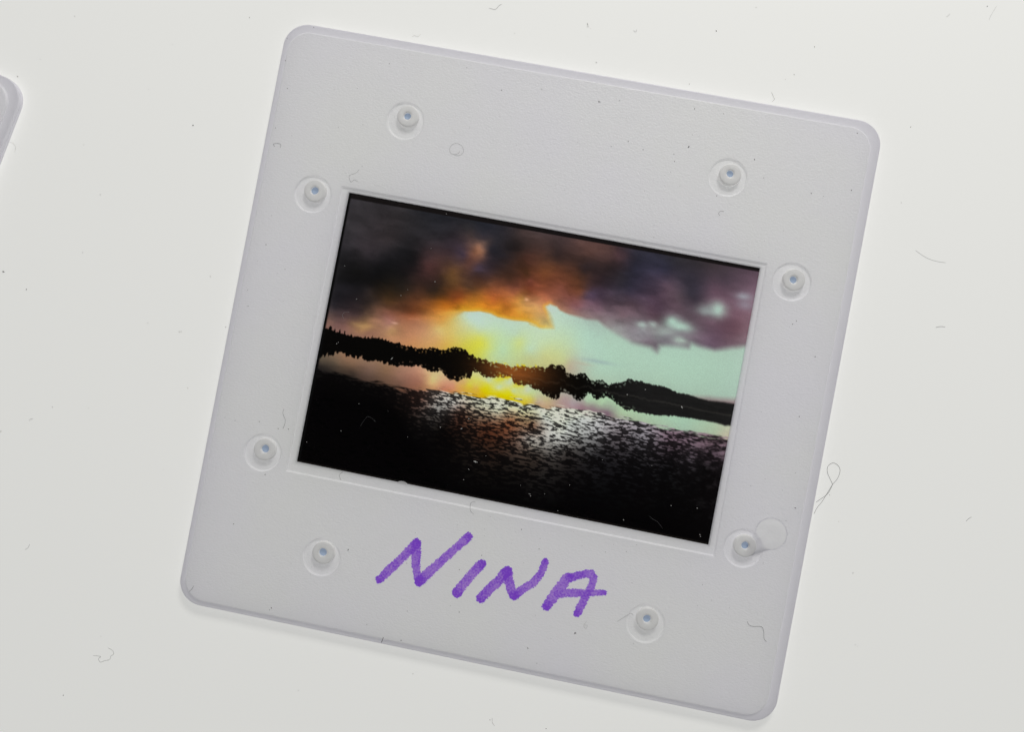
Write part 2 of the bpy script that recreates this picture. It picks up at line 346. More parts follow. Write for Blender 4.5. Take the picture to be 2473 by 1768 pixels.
CLOUD += P(B, [(200,450,(85,72,72)),(500,540,(86,66,63)),(800,590,(94,72,70)),(1000,600,(62,58,68)),(1400,650,(60,57,61)),(1700,700,(70,62,65)),(2000,790,(92,76,86)),
 (50,560,(54,45,44)),(350,640,(64,50,48)),(600,620,(94,70,64)),(720,560,(98,74,70)),(880,640,(88,66,70)),(800,750,(60,49,51)),(1000,750,(52,50,62)),(1300,760,(60,58,74)),(1500,850,(60,56,66)),(1800,850,(82,70,80)),(2050,880,(108,88,100)),
 (100,800,(88,58,38)),(250,780,(130,84,55)),(400,800,(112,72,54)),(500,850,(100,66,48)),(580,750,(60,49,51)),(700,880,(64,50,54)),(900,830,(60,56,64)),(1000,950,(70,64,80)),(1300,900,(102,84,96)),(1500,950,(64,60,70)),(1700,950,(118,94,108)),(2000,960,(120,100,112)),
 (100,950,(142,86,55)),(400,950,(134,86,72)),(560,960,(114,74,56)),(640,980,(88,74,92)),(900,1000,(82,72,84)),(1150,980,(84,70,84)),(1400,1000,(96,82,90)),(1550,1030,(70,62,72)),
 (50,1010,(192,150,84)),(250,1040,(175,118,88)),(500,1080,(138,98,102)),(700,1080,(112,88,100)),(1000,1080,(110,90,100)),(1250,1100,(82,66,78)),(1400,1100,(106,87,97)),(1600,1070,(95,82,90)),
 (100,1140,(195,152,84)),(50,1190,(200,150,60)),(200,1200,(190,162,108)),(280,1255,(186,176,118)),(160,1080,(188,150,105)),(600,1150,(140,118,122)),
 (900,1150,(125,105,112)),(1200,1170,(112,90,100)),(1000,1320,(132,127,132)),(850,1270,(140,140,140)),(1150,1400,(125,113,122)),(1300,1330,(132,128,134)),(1500,1330,(120,110,118)),(1600,1200,(108,90,100)),(1800,1200,(112,86,98)),(1900,1300,(115,88,98)),(1950,1200,(126,99,109)),(1700,1400,(116,96,112)),(1950,1380,(130,110,118)),(1250,1290,(145,150,148)),(1080,1290,(140,138,142))])
SPOTS = [(*B(1740,1110), 20, 15, (178,208,193), 1), (*B(1640,1112), 20, 11, (150,162,160), .8), (*B(1970,1000), 17, 9, (158,166,172), .8), (*B(1985,1075), 18, 10, (140,136,146), .7), (*B(1080,1240), 13, 8, (170,188,180), .9), (*B(1180,1235), 9, 8, (166,182,175), .8),
         (*B(1350,1215), 16, 11, (172,202,187), 1), (*B(1420,1255), 26, 11, (173,202,187), 1), (*B(1420,1375), 18, 8, (168,186,174), .9), (*B(1300,1300), 22, 8, (155,165,160), .7), (*A(940,1255), 7, 3, (215,180,160), .7), (*A(1400,1330), 12, 6, (205,200,140), .6), (*A(650,1280), 22, 6, (195,160,105), .5), (*A(2120,1042), 5, 3, (225,180,140), .8)]
BRIGHT = P(A, [(1600,1200,(178,206,196)),(1750,1200,(178,204,190)),(1700,1300,(180,198,178)),(1560,1300,(190,190,140)),(1700,1430,(200,198,75)),(1600,1500,(196,192,70)),(1550,1400,(192,186,105)),(2000,1350,(174,194,174)),(1900,1500,(172,198,168)),(2150,1500,(176,198,178)),(1330,1310,(198,180,120)),(1150,1320,(178,136,108)),(1300,1400,(196,158,106)),(1100,1440,(192,142,96)),(1500,1350,(192,186,120)),(1400,1440,(205,170,85)),(1350,1230,(190,148,80)),(1450,1200,(190,175,110)),(2050,1440,(188,198,130)),(1200,1400,(190,150,105)),(900,1400,(176,130,100)),(500,1340,(140,105,95)),(1800,1560,(182,200,150))])
BRIGHT += P(B, [(300,1110,(180,208,194)),(400,1200,(174,196,182)),(600,1300,(167,192,178)),(800,1400,(166,190,174)),(1000,1480,(166,190,174)),(1300,1500,(165,190,174)),(1700,1500,(164,188,172)),(1980,1500,(160,182,168)),(250,1500,(188,192,140)),(100,1400,(180,198,166)),(400,1550,(184,188,140)),(900,1580,(164,188,172)),(560,1480,(170,192,176)),(650,1230,(160,178,168)),(450,1590,(178,165,145))])
BRIGHT += P(D, [(100,80,(180,186,140)),(600,200,(168,190,172)),(900,200,(165,188,172)),(1300,300,(163,186,170)),(1650,350,(158,180,166))])
OPEN = [A(*q) for q in ((300,1320),(700,1370),(1000,1330),(1180,1260),(1330,1190),(1480,1170),(1560,1150),(1700,1148),(1800,1172),(1850,1200),(2000,1232),(2100,1242),(2200,1275))]+[B(*q) for q in ((100,1235),(200,1268),(325,1272),(305,1220),(262,1130),(240,1085),(280,1065),(340,1085),(370,1120),(450,1155),(520,1172),(600,1195),(700,1212),(780,1270),(850,1320),(1000,1400),(1160,1440),(1215,1480),(1240,1425),(1300,1420),(1400,1428),(1490,1440),(1520,1400),(1600,1432),(1720,1462),(1860,1440),(2100,1415),(2100,1900),(0,1800))]+[A(*q) for q in ((300,1900),)]
TOP = [A(*q) for q in ((200,1280),(330,1302),(430,1338),(560,1375),(700,1395),(780,1390),(880,1420),(960,1440),(1100,1475),(1200,1488),(1250,1475),(1300,1480),(1370,1500),(1395,1500),(1410,1485),(1440,1475),(1476,1468))]
TOP += [E_(*q) for q in ((30,670),(80,690),(140,700),(160,740),(185,770),(250,780),(270,815),(330,820),(360,845),(430,840),(460,870),(560,890),(700,920),(790,945),(850,930),(950,935),(1050,960),(1120,935),(1180,945),(1230,970),(1280,930),(1330,905),(1380,930),(1420,915),(1480,925),(1508,970),(1515,1025),(1560,1035),(1660,1060),(1720,1025),(1780,1030),(1800,1065),(1850,1120),(1915,1150),(1930,1125),(2010,1125),(2060,1160),(2110,1190),(2180,1165))]
TOP += [D(*q) for q in ((720,285),(830,270),(870,240),(920,260),(980,265),(1050,290),(1150,305),(1250,350),(1350,370),(1420,395),(1500,415),(1600,425),(1700,440),(1800,455))]
BOT = [Cc(*q) for q in ((200,88),(300,90),(430,66),(480,62),(600,92),(700,108),(800,132),(900,152),(1000,165),(1100,165),(1200,172),(1260,205),(1350,215),(1390,202),(1412,250),(1460,285),(1515,300))]
BOT += [E_(*q) for q in ((0,1132),(60,1140),(110,1095),(200,1100),(228,1060),(236,1005),(320,1030),(370,1075),(440,1080),(530,1110),(560,1080),(680,1085),(770,1095),(790,1160),(880,1200),(1000,1195),(1060,1240),(1150,1270),(1200,1310),(1290,1370),(1390,1395),(1430,1370),(1440,1300),(1480,1300),(1600,1340),(1640,1390),(1700,1410),(1740,1390),(1800,1350),(1820,1300),(1870,1320),(1890,1370),(1960,1400),(2060,1350),(2130,1390),(2200,1440))]
BOT += [D(*q) for q in ((770,432),(850,495),(900,490),(960,510),(1050,525),(1130,535),(1200,535),(1300,545),(1400,560),(1480,575),(1560,590),(1620,610),(1680,612),(1800,640))]
CALM = [Cc(*q) for q in ((200,150),(400,215),(700,285),(950,345),(1100,375),(1300,372),(1500,412),(1700,432),(1900,452),(2080,470))]+[D(*q) for q in ((50,440),(200,462),(400,478),(600,512),(750,552),(900,565),(1100,612),(1300,655),(1500,692),(1650,715),(1800,745))]
CALMC = P(Cc, [(320,110,(88,77,64)),(600,150,(122,96,76)),(900,180,(138,108,82)),(1000,260,(142,107,90)),(1200,300,(158,112,92)),(1200,205,(188,142,116)),(1500,340,(198,142,116)),(1700,360,(208,166,90)),(1800,320,(218,198,50)),(1700,280,(208,206,110)),(1900,350,(192,208,172)),(2000,300,(186,206,186)),(2000,400,(222,198,30)),(2150,380,(190,210,185)),(400,200,(48,42,38)),(600,240,(58,48,42)),(300,170,(38,34,32)),(800,280,(92,72,60)),(1310,290,(215,190,130)),(1000,340,(110,82,68)),(520,60,(150,115,90)),(450,120,(105,88,72)),(750,200,(120,95,82)),(1400,360,(185,125,100)),(1600,300,(200,170,110))])
CALMC += P(E_, [(0,1200,(208,158,100)),(200,1200,(204,192,60)),(400,1250,(212,190,10)),(600,1320,(212,188,8)),(800,1360,(212,190,15)),(1000,1395,(200,188,75)),(1200,1430,(188,168,140)),(450,1150,(182,204,184)),(600,1210,(180,204,184)),(800,1280,(180,204,178)),(1050,1290,(184,204,150)),(1250,1400,(184,172,130)),(600,1130,(205,200,50)),(830,1190,(205,195,60)),(1500,1390,(166,146,146)),(1600,1440,(166,152,156)),(1800,1430,(166,187,160)),(2000,1450,(166,191,160))])
CALMC += P(D, [(400,410,(166,146,142)),(600,480,(136,113,122)),(700,510,(122,99,112)),(520,450,(150,128,132)),(650,430,(166,186,156)),(800,510,(166,186,156)),(1000,570,(166,186,160)),(1300,620,(160,186,166)),(1550,650,(166,181,156)),(1630,690,(176,172,150)),(150,430,(178,158,140))])
# rippled water: colour of the lit ripples, share of the surface they cover
RIP = P(Cc, [(1500,500,(205,205,200,.50)),(1900,560,(220,228,205,.62)),(1350,520,(190,190,185,.38)),(1200,420,(150,102,86,.30)),(1000,420,(50,40,36,.2)),(2100,560,(222,226,190,.62)),(1700,520,(212,212,190,.55)),(1800,690,(118,70,48,.5)),(2000,660,(150,88,56,.55)),(1550,590,(120,76,60,.42)),(1900,850,(82,54,40,.5)),(2150,800,(190,185,180,.45)),(2150,870,(150,130,115,.45)),(1600,800,(52,39,32,.42)),(1700,950,(46,37,32,.45)),(2000,1000,(48,40,36,.45)),(1400,700,(26,21,18,.35)),(1000,600,(4,3,3,.3)),(1800,1150,(20,17,15,.4)),(1300,1000,(9,8,8,.3)),(600,500,(3,3,3,.3)),(500,900,(2,2,2,.3)),(900,350,(30,24,22,.3)),(400,350,(6,5,5,.3)),(2100,1200,(20,18,17,.4)),(1500,1250,(5,5,5,.4)),(2200,700,(120,76,52,.5))])
RIP += P(D, [(60,520,(222,215,170,.62)),(200,550,(208,214,205,.62)),(400,600,(210,216,210,.62)),(600,650,(202,203,203,.58)),(250,700,(212,212,206,.62)),(100,740,(205,205,195,.5)),(380,740,(205,205,200,.5)),(520,580,(205,208,205,.6)),(900,620,(172,164,172,.60)),(1000,690,(165,160,168,.62)),(800,680,(140,130,136,.48)),(1200,680,(150,124,140,.66)),(1200,760,(112,92,104,.5)),(1500,740,(138,112,124,.7)),(1600,790,(146,122,134,.7)),(1550,830,(110,92,104,.6)),(1350,860,(105,95,104,.45)),(150,860,(62,52,46,.5)),(400,810,(66,60,58,.5)),(700,800,(58,55,58,.5)),(600,880,(44,43,46,.5)),(950,860,(48,46,49,.5)),(1200,900,(36,34,37,.5)),(200,1000,(40,37,36,.5)),(600,1020,(24,23,25,.5)),(1000,1000,(30,29,32,.5)),(1500,950,(30,27,29,.5)),(100,1120,(22,20,20,.4)),(600,1150,(9,9,10,.4)),(1000,1200,(12,11,12,.4)),(1400,1150,(24,22,23,.4)),(1400,1400,(10,9,10,.4)),(700,1350,(4,4,4,.4)),(100,1230,(6,6,6,.4))])
def yline(line, X):
    xs = np.array([p[0] for p in line]); ys = np.array([p[1] for p in line]); o = np.argsort(xs, kind='stable'); return np.interp(X, xs[o], ys[o])
def sd_poly(poly, X, Y):
    n = len(poly); d = np.full_like(X, 1e9); ins = np.zeros(X.shape, bool)
    for i in range(n):
        (ax, ay), (bx, by) = poly[i-1], poly[i]; dx, dy = bx-ax, by-ay
        t = np.clip(((X-ax)*dx+(Y-ay)*dy)/(dx*dx+dy*dy+1e-9), 0, 1); d = np.minimum(d, np.hypot(X-ax-t*dx, Y-ay-t*dy))
        cr = (ay > Y) != (by > Y); ins ^= cr & (X < dx*(Y-ay)/(dy if abs(dy) > 1e-9 else 1e-9)+ax)
    return np.where(ins, -d, d)
def sst(a, b, x): t = np.clip((x-a)/(b-a), 0, 1); return t*t*(3-2*t)
# film axes in picture units: u along the horizon, v across it
ang = math.atan2(FC[1][1]-FC[0][1], FC[1][0]-FC[0][0]); ca, sa = math.cos(ang), math.sin(ang)
FU = (PX-FC[0][0])*ca+(PY-FC[0][1])*sa; FV = -(PX-FC[0][0])*sa+(PY-FC[0][1])*ca
wx = (fbm(FU, FV, 1, 1/50)-.5)*22+(fbm(FU*.6, FV*1.4, 7, 1/15, 3)-.5)*9; wy = (fbm(FU, FV, 3, 1/50)-.5)*18+(fbm(FU*.6, FV*1.4, 9, 1/15, 3)-.5)*8
soft_r = 1-0.6*sst(1500, 1800, PX)
cl = blend(CLOUD, PX+wx*soft_r, PY+wy*soft_r)
cl *= (1+0.50*(fbm(FU*0.7+wx, FV*1.6+wy, 21, 1/34, 6)-.5)*(soft_r[..., None][..., 0]))[..., None]
cl = 255*(np.clip(cl, 0, 255)/255)**1.13
for x, y, a, b, c, k in SPOTS:
    dx, dy = PX+wx*.5-x, PY+wy*.5-y; q = ((dx*ca+dy*sa)/a)**2+((-dx*sa+dy*ca)/b)**2
    w = .92*k*np.exp(-q*0.8); cl = cl*(1-w[..., None])+w[..., None]*np.array(c, float)
br = blend(BRIGHT, PX+wx*.5, PY+wy*.5)
for x, y, a, b, c, k in ((*B(700,1562), 38, 5, (146,164,164), .7), (*B(560,1580), 24, 4, (172,165,148), .5)):
    dx, dy = PX-x, PY-y; w = k*np.exp(-((dx*ca+dy*sa)/a)**2-((-dx*sa+dy*ca)/b)**2); br = br*(1-w[..., None])+w[..., None]*np.array(c, float)
sd = sd_poly(OPEN, PX+wx*0.22, PY+wy*0.22)
wedge = np.exp(-((PX-1326)/16)**2-((PY-772)/24)**2)
sf = 9*wedge+np.where(PX < 1120, 4+np.clip(1120-PX, 0, 60)*0.5, 3.5)+np.clip(PX-1350, 0, 200)*0.035
op = 1-sst(-1, 1, sd/sf)
warm = np.exp(-((sd-3)/5)**2)*sst(1030, 1100, PX)*(1-sst(1310, 1350, PX))          # gilded cloud edge
cl = cl*(1-.55*warm[..., None])+.55*warm[..., None]*np.array((222,172,60.))
img = cl*(1-op[..., None])+br*op[..., None]
# water
rip = blend(RIP, PX, PY, 9.0, 6.0)
cm = blend(CALMC, PX+(fbm(FU*.3, FV, 31, 1/9, 3)-.5)*10, PY+(fbm(FU*.3, FV, 37, 1/9, 3)-.5)*8, 4.0)
yc = yline(CALM, PX)+(fbm(FU*.25, FV*2, 41, 1/8, 3)-.5)*26
per = np.clip((PY-yc)/330, 0, 1)
na = fbm(FU*.8, FV*3.0, 51, 1/9, 3); nb_ = fbm(FU*.8, FV*2.8, 57, 1/11, 3); pw = sst(.12, .5, per); n1 = na*(1-pw)+nb_*pw; n2 = fbm(FU*.8, FV*2.4, 61, 1/5, 2)
nn_ = .72*n1+.28*n2; blur = sst(1560, 1780, PX)
nb = fbm(FU, FV*1.6, 67, 1/16, 3); nn_ = nn_*(1-.75*blur)+nb*.75*blur
thr = 0.525+(0.5-rip[..., 3])*0.42+.055*sst(1430, 1600, PX)
wmask = sst(-1, 1, (nn_-thr)/(0.055+.10*blur))
darkc = rip[..., :3]*0.10+np.array((6,4,5.))
midc = rip[..., :3]*(0.14+.42*fbm(FU, FV*2, 71, 1/6, 3))[..., None]
rp = (darkc*.55+midc*.45)*(1-wmask[..., None])+.9*rip[..., :3]*wmask[..., None]
wat = sst(-4, 4, PY-yc)[..., None]; water = cm*(1-wat)+rp*wat
# far bank and its reflection
jag = (fbm(FU, FV*0+3, 81, 1/7, 4)-.5)*5*(1-.55*blur)+(vnoise(FU, FV*.5, 85, 1/2.7)-.5)*8*(1-blur)
ytop = yline(TOP, PX)-jag*.55; jag2 = (fbm(FU, FV*0+9, 91, 1/7, 4)-.5)*6*(1-.5*blur)+(vnoise(FU, FV*.3, 95, 1/2.8)-.5)*9*(1-blur)
left = 1-sst(900, 1080, PX)
spk = np.maximum(0, vnoise(FU, FV*0, 97, 1/4.2)-.62)*26*left; ytop = ytop-spk
spk2 = np.maximum(0, vnoise(FU, FV*0+5, 99, 1/4.6)-.5)*26*left; ybot = yline(BOT, PX)+jag2*.6-spk2
es = 1.1+2.6*blur
band = sst(-1, 1, (PY-ytop)/es)*(1-sst(-1, 1, (PY-ybot)/es))
gaps = (sst(.68, .76, vnoise(FU, FV, 101, 1/4.2))*np.exp(-((PY-ytop-6)/4.5)**2)+sst(.68, .76, vnoise(FU, FV, 103, 1/4.2))*np.exp(-((PY-ybot+6)/5)**2))*(1-blur)*sst(930, 1000, PX)*(1-sst(1480, 1560, PX)); band = band*(1-np.clip(.6*gaps, 0, 1))
fx, fy = E_(800, 1000); du, dv = PX-fx, PY-fy
flare = np.exp(-(((du*ca+dv*sa)/84)**2+((-du*sa+dv*ca)/40)**2)); rt = sst(1380, 1560, PX)
tree = np.array((7,6,5.))*(1-rt[..., None])+np.array((30,29,29.))*rt[..., None]+flare[..., None]*np.array((132,72,30.))
tree += (16*np.exp(-((PY-(ytop+ybot)/2-2)/2.2)**2)*sst(1150, 1400, PX))[..., None]*np.array((1,.95,.85))
tree *= (0.9+.25*(fbm(FU*.3, FV*2, 111, 1/8, 3)-.5))[..., None]
below = sst(-3, 3, PY-(ytop+ybot)/2)[..., None]
img = (img*(1-below)+water*below)*(1-band[..., None])+tree*band[..., None]
gold = np.exp(-((PY-ytop+1)/3.5)**2)*sst(.5, .7, vnoise(FU, FV, 121, 1/4))*sst(1180, 1200, PX)*(1-sst(1290, 1310, PX))
img = img*(1-.8*gold[..., None])+.8*gold[..., None]*np.array((205,185,25.))
gold2 = np.exp(-((PY-ybot)/5)**2)*sst(.5, .65, vnoise(FU, FV, 125, 1/4))*sst(1195, 1210, PX)*(1-sst(1255, 1270, PX))
img = img*(1-.8*gold2[..., None])+.8*gold2[..., None]*np.array((215,185,25.))
# dark borders of the exposed frame
wid, hei = np.hypot(*(FC[1]-FC[0])), np.hypot(*(FC[3]-FC[0]))
uu, vv = S*wid, T*hei
topw = 15.5-4.5*S
bd = 1-sst(-1, 1, vv-topw); img = img*(1-bd[..., None])+bd[..., None]*np.array((21,18,18.))
bd = 1-sst(-1.2, 1.2, uu-9+5*sst(.8, 1, T)*0); img = img*(1-bd[..., None])+bd[..., None]*np.array((9,9,9.))
bd = sst(-1, 1, vv-(hei-7)); img = img*(1-bd[..., None])+bd[..., None]*np.array((20,18,16.))
img = np.clip(img*(1+.05*(rng.random(img.shape[:2])-.5))[..., None], 0, 255)
FILM_GAIN = 0.86
dye = np.clip(lin(img)/np.array((0.50, 0.50, 0.485))*FILM_GAIN, 0, 1)       # share of the table's light each point of the emulsion lets through

m, nt, out, N = new_mat('colour_slide_film'); Lk = nt.links.new
at = N('ShaderNodeAttribute', attribute_name='dye'); tr = N('ShaderNodeBsdfTranslucent'); gl = N('ShaderNodeBsdfGlossy'); gl.inputs['Roughness'].default_value = 0.25
mx = N('ShaderNodeMixShader'); mx.inputs[0].default_value = 0.006
tc = N('ShaderNodeTexCoord'); gr = N('ShaderNodeTexNoise'); gr.inputs['Scale'].default_value = 14000; Lk(tc.outputs['Object'], gr.inputs['Vector'])
mr = N('ShaderNodeMapRange'); mr.inputs[3].default_value = 0.90; mr.inputs[4].default_value = 1.10; Lk(gr.outputs[0], mr.inputs[0])
vm = N('ShaderNodeVectorMath', operation='SCALE'); Lk(at.outputs['Color'], vm.inputs[0]); Lk(mr.outputs[0], vm.inputs['Scale'])
Lk(vm.outputs[0], tr.inputs[0]); Lk(tr.outputs[0], mx.inputs[1]); Lk(gl.outputs[0], mx.inputs[2]); Lk(mx.outputs[0], out.inputs[0])
d = np.stack([(PX-1236.5)/F, -(PY-884)/F, -np.ones_like(PX)], -1) @ RC.T
tt = (Z_FILM-CAM_POS[2])/d[..., 2]
W = np.array(CAM_POS)+d*tt[..., None]
idx = np.arange(NX*NY).reshape(NY, NX)
faces = np.stack([idx[:-1, :-1], idx[1:, :-1], idx[1:, 1:], idx[:-1, 1:]], -1).reshape(-1, 4)
me = bpy.data.meshes.new('film'); me.from_pydata((W.reshape(-1, 3)*MM).tolist(), [], faces.tolist()); me.update()
ca_ = me.color_attributes.new('dye', 'FLOAT_COLOR', 'POINT')
ca_.data.foreach_set('color', np.concatenate([dye.reshape(-1, 3), np.ones((NX*NY, 1))], 1).astype(np.float32).ravel())
me.materials.append(m)
film = bpy.data.objects.new('film', me); C.objects.link(film); film.parent = slide
film['label'] = 'transparent film with a sunset over dark rippled water'

# ------------------------------------------------------------------ second slide, only its corner in view
s2 = bpy.data.objects.new('photo_slide', None); C.objects.link(s2); s2.empty_display_size = 0.01
tag(s2, 'second white slide, only its rounded corner showing at the left edge', 'slide', 'slides on the light table')
da = math.radians(-10.2); pc = L2W(25-RAD, 25-RAD); tgt = U(-9, 238, 0.6)
s2.rotation_euler = (0, 0, da)
s2.location = ((tgt[0]-(pc[0]*math.cos(da)-pc[1]*math.sin(da)))*MM, (tgt[1]-(pc[0]*math.sin(da)+pc[1]*math.cos(da)))*MM, 0)
for ch in [o for o in C.objects if o.parent == slide and o.name.split('.')[0] in ('rim', 'face_panel', 'boss')]:
    c2 = ch.copy(); C.objects.link(c2); c2.parent = s2
    for g in [o for o in C.objects if o.parent == ch]:
        g2 = g.copy(); C.objects.link(g2); g2.parent = c2

# ------------------------------------------------------------------ lint and dust
k3 = .3081
Z1 = lambda x, y: (x*k3, y*k3)
Z2 = lambda x, y: (600+x*k3, y*k3)
Z3 = lambda x, y: (1200+x*k3, y*k3)
Z4 = lambda x, y: (1773+x*k3, y*k3)
Z5 = lambda x, y: (x*k3, 450+y*k3)
Z6 = lambda x, y: (1773+x*k3, 450+y*k3)
Z7 = lambda x, y: (x*k3, 900+y*k3)
Z8 = lambda x, y: (1773+x*k3, 900+y*k3)
Y5 = lambda x, y: (400+x*k3, 1268+y*k3)
Y6 = lambda x, y: (1000+x*k3, 1268+y*k3)
Y7 = lambda x, y: (1700+x*.3498, 1200+y*.3498)
Y8 = lambda x, y: (x*.2882, 1300+y*.2882)
def smooth_path(p, n=5):
    p = [np.array(q, float) for q in p]; o = []
    for i in range(len(p)-1):
        a, b, c_, d_ = p[max(i-1, 0)], p[i], p[i+1], p[min(i+2, len(p)-1)]
        for k in range(n):
            t = k/n; o.append(.5*(2*b+(c_-a)*t+(2*a-5*b+4*c_-d_)*t*t+(-a+3*b-3*c_+d_)*t**3))
    return o+[p[-1]]
def fibre(f, pts, z, r, mat, label, group):
    r *= 0.62*random.uniform(.85, 1.2)*(.72 if group == GF else 1)
    path = smooth_path([(*U(*f(x, y), z+r)[:2], z+r*(1+1.2*abs(math.sin(i*1.7)))) for i, (x, y) in enumerate(pts)])
    V, Fc = [], []; ns = 6; loops = []
    for i, p in enumerate(path):
        t = path[min(i+1, len(path)-1)]-path[max(i-1, 0)]; t = t/np.linalg.norm(t); s = np.cross(t, (0, 0, 1)); s = s/np.linalg.norm(s); u = np.cross(s, t)
        rr = r*(0.45 if i in (0, len(path)-1) else 1)
        loops.append([tuple(p+rr*(math.cos(2*math.pi*k/ns)*s+math.sin(2*math.pi*k/ns)*u)) for k in range(ns)])
    lofts(loops, V, Fc); Fc.append(tuple(range(ns))); Fc.append(tuple(range(len(V)-ns, len(V))))
    return tag(mesh_obj('lint_fibre', V, Fc, mat, None, True), label, 'lint', group)
GT, GS, GF = 'lint on the light table', 'lint on the slide mount', 'lint on the film'
fibre(Z8, [(625,1110),(650,1060),(690,1010),(720,960),(770,880),(810,830),(830,770),(815,730),(775,708),(735,735),(730,780),(750,830),(768,870),(766,890),(740,940),(710,970),(680,990),(640,1018)], 0, .02, m_lint, 'long looped hair poking out past the right edge of the slide', GT)
fibre(Z2, [(1885,60),(1935,70),(1960,45),(1985,28)], 0, .017, m_lint, 'thin tick shaped hair near the top edge of the picture', GT)
fibre(Z2, [(1285,285),(1300,275),(1325,285),(1350,265)], 0, .015, m_pale, 'faint wavy hair just above the top edge of the slide', GT)
fibre(Z3, [(2152,720),(2165,750),(2175,775),(2158,795)], 0, .018, m_lint, 'bent hair standing at the slide\'s top edge, towards its right end', GT)
fibre(Z3, [(1070,235),(1085,247),(1092,245),(1094,228)], 0, .015, m_lint, 'tiny hooked hair on the table above the middle of the slide', GT)
fibre(Z6, [(1578,1107),(1600,1101),(1625,1099),(1655,1102)], 0, .02, m_lint, 'short dark arched hair on the table right of the slide', GT)
fibre(Z6, [(1420,500),(1500,555),(1580,585),(1660,598)], 0, .014, m_pale, 'long faint curved hair on the table at upper right', GT)
fibre(Z8, [(1818,1167),(1835,1147),(1862,1132)], 0, .02, m_pale, 'short pale hair on the table right of the looped hair', GT)
fibre(Y8, [(780,985),(820,988),(845,995),(828,1012),(840,1040),(880,1028),(920,1018),(930,990),(955,970),(940,940),(905,920)], 0, .02, m_pale, 'curly squiggle of lint on the table at lower left', GT)
fibre(Z7, [(228,377),(240,367),(258,360)], 0, .022, m_lint, 'very short dark hair on the table far left', GT)
fibre(Y8, [(210,97),(235,82),(250,50)], 0, .018, m_pale, 'faint short curved hair low on the table\'s left side', GT)
fibre(Z4, [(1663,128),(1675,122),(1692,104)], 0, .017, m_pale, 'tiny tick of lint near the top right corner', GT)
fibre(Z4, [(1995,155),(2020,105),(2060,40)], 0, .014, m_pale, 'straight faint hair near the top right corner', GT)
fibre(Z1, [(60,1110),(100,1120),(122,1150),(115,1195)], 0, .015, m_pale, 'faint hooked hair beside the second slide', GT)
fibre(Y6, [(612,1515),(614,1550),(632,1578)], 0, .016, m_pale, 'faint hair on the table below the slide', GT)
fibre(Z2, [(1655,1178),(1648,1198),(1618,1208),(1585,1198),(1577,1165),(1598,1132),(1635,1122),(1670,1140),(1686,1175),(1675,1205),(1645,1218),(1612,1215)], Z_TOP, .017, m_lint, 'ring shaped hair on the upper face of the slide', GS)
fibre(Z2, [(870,1325),(845,1352),(800,1370),(789,1385),(803,1425),(830,1408),(857,1422)], Z_TOP, .018, m_lint, 'zigzag hair just above the film\'s top left corner', GS)
fibre(Z2, [(208,1148),(197,1127),(240,1123),(253,1138),(249,1156)], Z_TOP, .02, m_lint, 'small hook of lint at the slide\'s left edge', GS)
fibre(B, [(1800,255),(1770,250),(1750,270),(1765,292)], Z_TOP, .02, m_lint, 'small C shaped lint below the upper right boss', GS)
fibre(Z7, [(2225,285),(2218,320),(2236,370),(2232,405),(2218,440)], Z_TOP, .02, m_lint, 'wavy upright hair above the lower left side boss', GS)
fibre(Y7, [(300,862),(310,885),(340,897),(395,898),(412,930),(415,980),(433,1003)], Z_TOP, .022, m_lint, 'S shaped hair near the slide\'s lower right corner', GS)
fibre(Y5, [(185,525),(205,505),(222,478)], Z_TOP, .022, m_lint, 'short dark hair in the slide\'s lower left corner', GS)
fibre(Y5, [(1690,924),(1700,905),(1707,880)], Z_TOP, .03, m_dark, 'short thick dark hair on the slide\'s bottom edge', GS)
fibre(Cc, [(512,1105),(482,1130),(480,1150),(494,1182)], Z_REC, .018, m_lint, 'small curled hair below the film\'s left end', GS)
fibre(Cc, [(1692,1377),(1655,1380),(1645,1410),(1648,1455),(1682,1492)], Z_REC+.12, .02, m_lint, 'curled hair across the white line above the handwriting', GS)
fibre(Y6, [(1352,758),(1330,790),(1345,815),(1358,790),(1335,788)], Z_TOP, .016, m_pale, 'tiny loop of pale lint below the letter A', GS)
fibre(Y6, [(1588,762),(1650,722),(1700,695),(1718,712)], Z_TOP, .02, m_pale, 'hair reaching in to the bottom right boss', GS)
fibre(Cc, [(665,700),(690,660),(730,615),(770,630),(802,662)], Z_FILM, .013, m_lint, 'pale arched hair on the dark lower left of the film', GF)
fibre(D, [(1030,1320),(1060,1345),(1100,1370),(1140,1420)], Z_FILM, .013, m_lint, 'pale slanted hair on the dark lower right of the film', GF)
fibre(A, [(532,1160),(490,1160),(468,1185),(482,1215)], Z_FILM, .012, m_pale, 'pale C shaped hair at the left of the film\'s sky', GF)

def dust(name, specks, mat, label, parent=None):
    V, Fc = [], []
    for px, py, z, r in specks:
        r *= 0.78
        c = U(px, py, z+r*.6); n0 = len(V); el = random.uniform(.6, 1.5); ra = random.uniform(0, 3.1); n = 7
        def q(a, k, zz):
            x, y = math.cos(a)*r*k*el, math.sin(a)*r*k/el; j = random.uniform(.75, 1.25)
            return (c[0]+j*(x*math.cos(ra)-y*math.sin(ra)), c[1]+j*(x*math.sin(ra)+y*math.cos(ra)), z+zz)
        for k, zz in ((.8, .001), (1, r*.5), (.55, r*1.0)): V.extend(q(2*math.pi*i/n, k, zz) for i in range(n))
        for a in (0, n):
            for i in range(n): Fc.append((n0+a+i, n0+a+(i+1) % n, n0+a+n+(i+1) % n, n0+a+n+i))
        Fc.append(tuple(range(n0+2*n, n0+3*n)))
    return tag(mesh_obj(name, V, Fc, mat), label, 'dust', kind='stuff')
def sp(f, z, lst): return [(*f(x, y), z, r) for x, y, r in lst]
